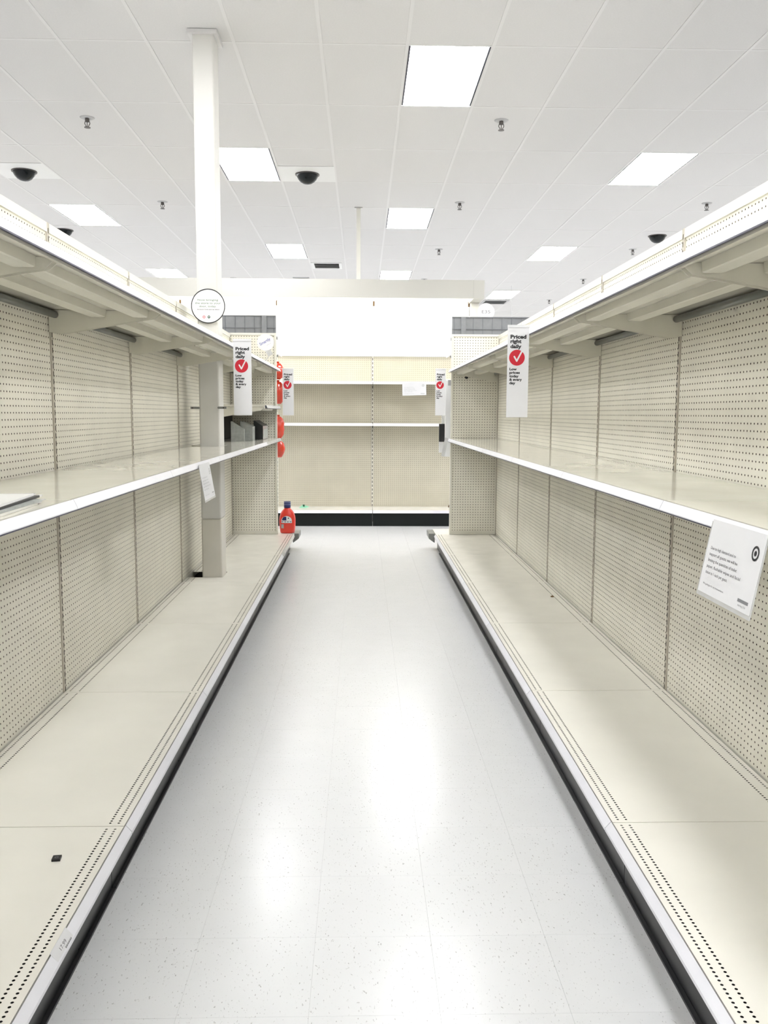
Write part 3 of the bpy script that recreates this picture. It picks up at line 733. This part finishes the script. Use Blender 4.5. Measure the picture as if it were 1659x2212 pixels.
for i in range(4): part('label_mark', patch(lambda u, v: (-.052 + i * .027 + .014 * u, .114 + .007 * v), 4, 3), 'cap_blue', lb, (0, -.0006, 0))
part('bar_code', patch(lambda u, v: (-.058 + .026 * u, .052 + .042 * v), 4, 4), 'ink_faint', lb)

# ------------------------------------------------------------------ red pouches hanging past the left end panel
for i, (z, h, l) in enumerate([(1.715, .155, 'topmost shiny red pouch hanging past the left-hand end panel'), (1.475, .215, 'second shiny red pouch from the top past the left-hand end panel'),
                               (1.135, .215, 'third shiny red pouch, above the middle shelf level past the left end panel'), (.945, .170, 'lowest shiny red pouch past the left-hand end panel')]):
    t = thing('red_pouch', l, 'pouch', (-.862, 8.665, z), 'red pouches on the left end')
    rg = []
    for j in range(11):
        v = j / 10; b = math.sin(math.pi * min(1, max(0, v * .96 + .02))) ** .55
        rg.append([(px + random.uniform(-.004, .004) * b, py + random.uniform(-.006, .006) * b, pz + random.uniform(-.003, .003) * b) for px, py, pz in superring(.045 + .048 * b, .006 + .042 * b, h * v, 28, 2.2, .004 * math.sin(7 * v + i))])
    po = part('bag', loft(rg), 'pouch', t, smooth=True)
    part('top_seal', MB().box(-.045, .045, -.002, .002, h - .002, h + .018), 'pouch', t)
    part('peg_hook', MB().tube((0, -.1205, h + .012), (0, .03, h + .012), .003, 6), 'dark_metal', t)

# ------------------------------------------------------------------ file boxes on the left middle shelf
ZS = 1.1437
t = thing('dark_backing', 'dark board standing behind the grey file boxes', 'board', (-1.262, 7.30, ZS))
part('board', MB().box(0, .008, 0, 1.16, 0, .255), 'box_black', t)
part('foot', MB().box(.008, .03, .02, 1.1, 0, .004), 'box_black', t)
def file_box(label, x, y, w, ln, hb, hf, m, front, rot):
    t = thing('file_box', label, 'file box', (x, y, ZS), 'file boxes on the middle shelf', rot)
    th = .004
    pr = [(0, 0), (w, 0), (w, hf), (.0 if hb == hf else .002, hb)]
    part('side_panel', MB().prism(pr, 'y', 0, th), m, t)
    part('side_panel', MB().prism(pr, 'y', ln - th, ln), m, t)
    part('bottom_panel', MB().box(.001, w - .001, th, ln - th, 0, th), m, t)
    part('back_panel', MB().box(0, th, th, ln - th, th, hb - .006), m, t)
    fp = part('front_panel', MB().box(w - th, w, th, ln - th, th, hf - .002), front, t)
    if front == 'rail_clear':
        part('label_window', MB().box(w, w + .001, .05, ln - .05, .02, hf - .03), 'paper_grey', fp)
        part('lid', MB().prism([(.004, hb - .004), (w, hf - .002), (w, hf + .002), (.004, hb)], 'y', th, ln - th), m, t)
file_box('grey slanted file box nearest the white column', -1.118, 7.44, .112, .045, .172, .105, 'paper_grey', 'paper_grey', .0)
file_box('grey slanted file box in the middle, before the black one', -1.056, 7.56, .108, .16, .172, .125, 'paper_grey', 'paper_grey', .0)
file_box('black slanted file box with a pale front', -.985, 7.93, .084, .42, .174, .122, 'box_black', 'rail_clear', .0)

# ------------------------------------------------------------------ stacked signs on the left middle shelf
for i, (dx, dy, dr, m, l) in enumerate([(.0, -.01, .03, 'cream', 'cream card at the bottom of the sign stack on the left middle shelf'), (.012, -.02, .0, 'paper_grey', 'grey card in the middle of the sign stack on the left middle shelf'),
                                        (.006, .0, .05, 'box_black', 'black-backed card just under the top white sign on the left middle shelf'), (.0, .012, .08, 'board_white', 'white sign lying on top of the stack on the left middle shelf')]):
    t = thing('flat_sign', l, 'sign', (-.815 - dx, 1.75 + dy, ZS + .0003 + .0062 * i), 'stacked signs on the left middle shelf', .02 + dr)
    c = part('card', MB().box(-.36, 0, 0, .58 - .03 * abs(2 - i), 0, .0058 if i != 2 else .0058), m, t)
    part('tab', MB().box(-.03, -.004, .58 - .03 * abs(2 - i), .62 - .03 * abs(2 - i), .001, .0035), 'rail_clear' if i % 2 else 'paper', t)

# ------------------------------------------------------------------ white dispenser past the right end panel
t = thing('wall_dispenser', 'tall white dispenser with black panel beside the right-hand end panel', 'dispenser', (.80, 8.72, .955))
bo = part('body', MB().box(.03, .15, 0, .09, 0, .77), 'board_white', t); bevel(bo, .008)
part('side_strip', MB().box(.002, .0298, .02, .08, .33, .56), 'board_white', t)
part('black_panel', MB().box(-.024, .0285, .01, .07, .15, .329), 'black_plastic', t)
part('lower_tray', MB().box(-.024, .02, .012, .06, .04, .149), 'plate_white', t)
part('grey_latch', MB().box(.055, .085, -.003, -.0002, .71, .765), 'vent_grey', t)
part('mount_arm', MB().box(.09, .14, -.185, -.001, .30, .32), 'bumper', t)
t = framed('clear_tag', 'small clear plastic tag hanging from the right-hand middle shelf end', 'tag', (.8385, 8.44, 1.135), (.98, 0, -.2), (.2, 0, .98))
part('strip', MB().box(-.036, -.002, -.17, .01, 0, .0015), 'rail_clear', t)
part('clip', MB().box(-.036, -.002, .0, .014, .0016, .006), 'rail_clear', t)

# ------------------------------------------------------------------ small loose things
t = thing('black_square', 'small black plastic square lying on the nearest left deck', 'plastic piece', (-.815, 2.22, .1942), rotz=.12)
part('base', MB().box(-.011, .011, -.012, .012, 0, .006), 'black_plastic', t); part('rim', MB().ring((0, 0), .003, .005, .0062, 12), 'ink_soft', t)
t = thing('green_scrap', 'crumpled green plastic scrap on the far wall deck', 'scrap', (-.735, 10.90, .1972))
gs = MB()
gs.add([(-.06, -.02, .002), (.02, -.03, .001), (.06, .0, .016), (-.01, .02, .042)], [(0, 1, 2, 3)]); gs.add([(-.04, -.01, .012), (.05, -.02, .004), (.07, .03, .012), (.0, .03, .034)], [(0, 1, 2, 3)])
part('film', gs, 'green_bit', t); part('knot', MB().lathe([(.002, .014), (.012, .018), (.012, .042), (.003, .034)], 8), 'green_dark', t)
t = thing('brown_speck', 'small brown speck of debris on the right-hand deck', 'debris', (1.246, 5.546, .1942))
part('lump', MB().lathe([(.003, 0), (.012, .002), (.010, .008), (.003, .011)], 9, sy=.7), 'brown_bit', t)
t = thing('brass_latch', 'small brown metal latch at the right edge of the far wall deck', 'latch', (1.13, 11.0, .1972))
part('bar', MB().box(-.03, .05, -.008, .008, .0, .014), 'brown_bit', t); part('knob', MB().lathe([(.008, .014), (.012, .02), (.008, .03), (.002, .032)], 10, c=(-.015, 0)), 'brown_bit', t)
for x, y, z, l in ((-1.19, 6.236, 1.418, 'small metal clip left of the white column'), (-.996, 6.236, 1.42, 'small metal clip right of the white column')):
    t = thing('column_clip', l, 'clip', (x, y, z), 'clips on the column')
    s_ = 1 if x < -1.1 else -1
    part('arm', MB().box(-.03, .03, .0, .006, -.008, .008), 'bumper', t); part('pin', MB().tube((-.012 * s_, -.012, 0), (-.012 * s_, 0, 0), .006, 8), 'dark_metal', t)
    part('strap', MB().box(.024 * s_, .034 * s_, .006, .03, -.006, .006), 'bumper', t)
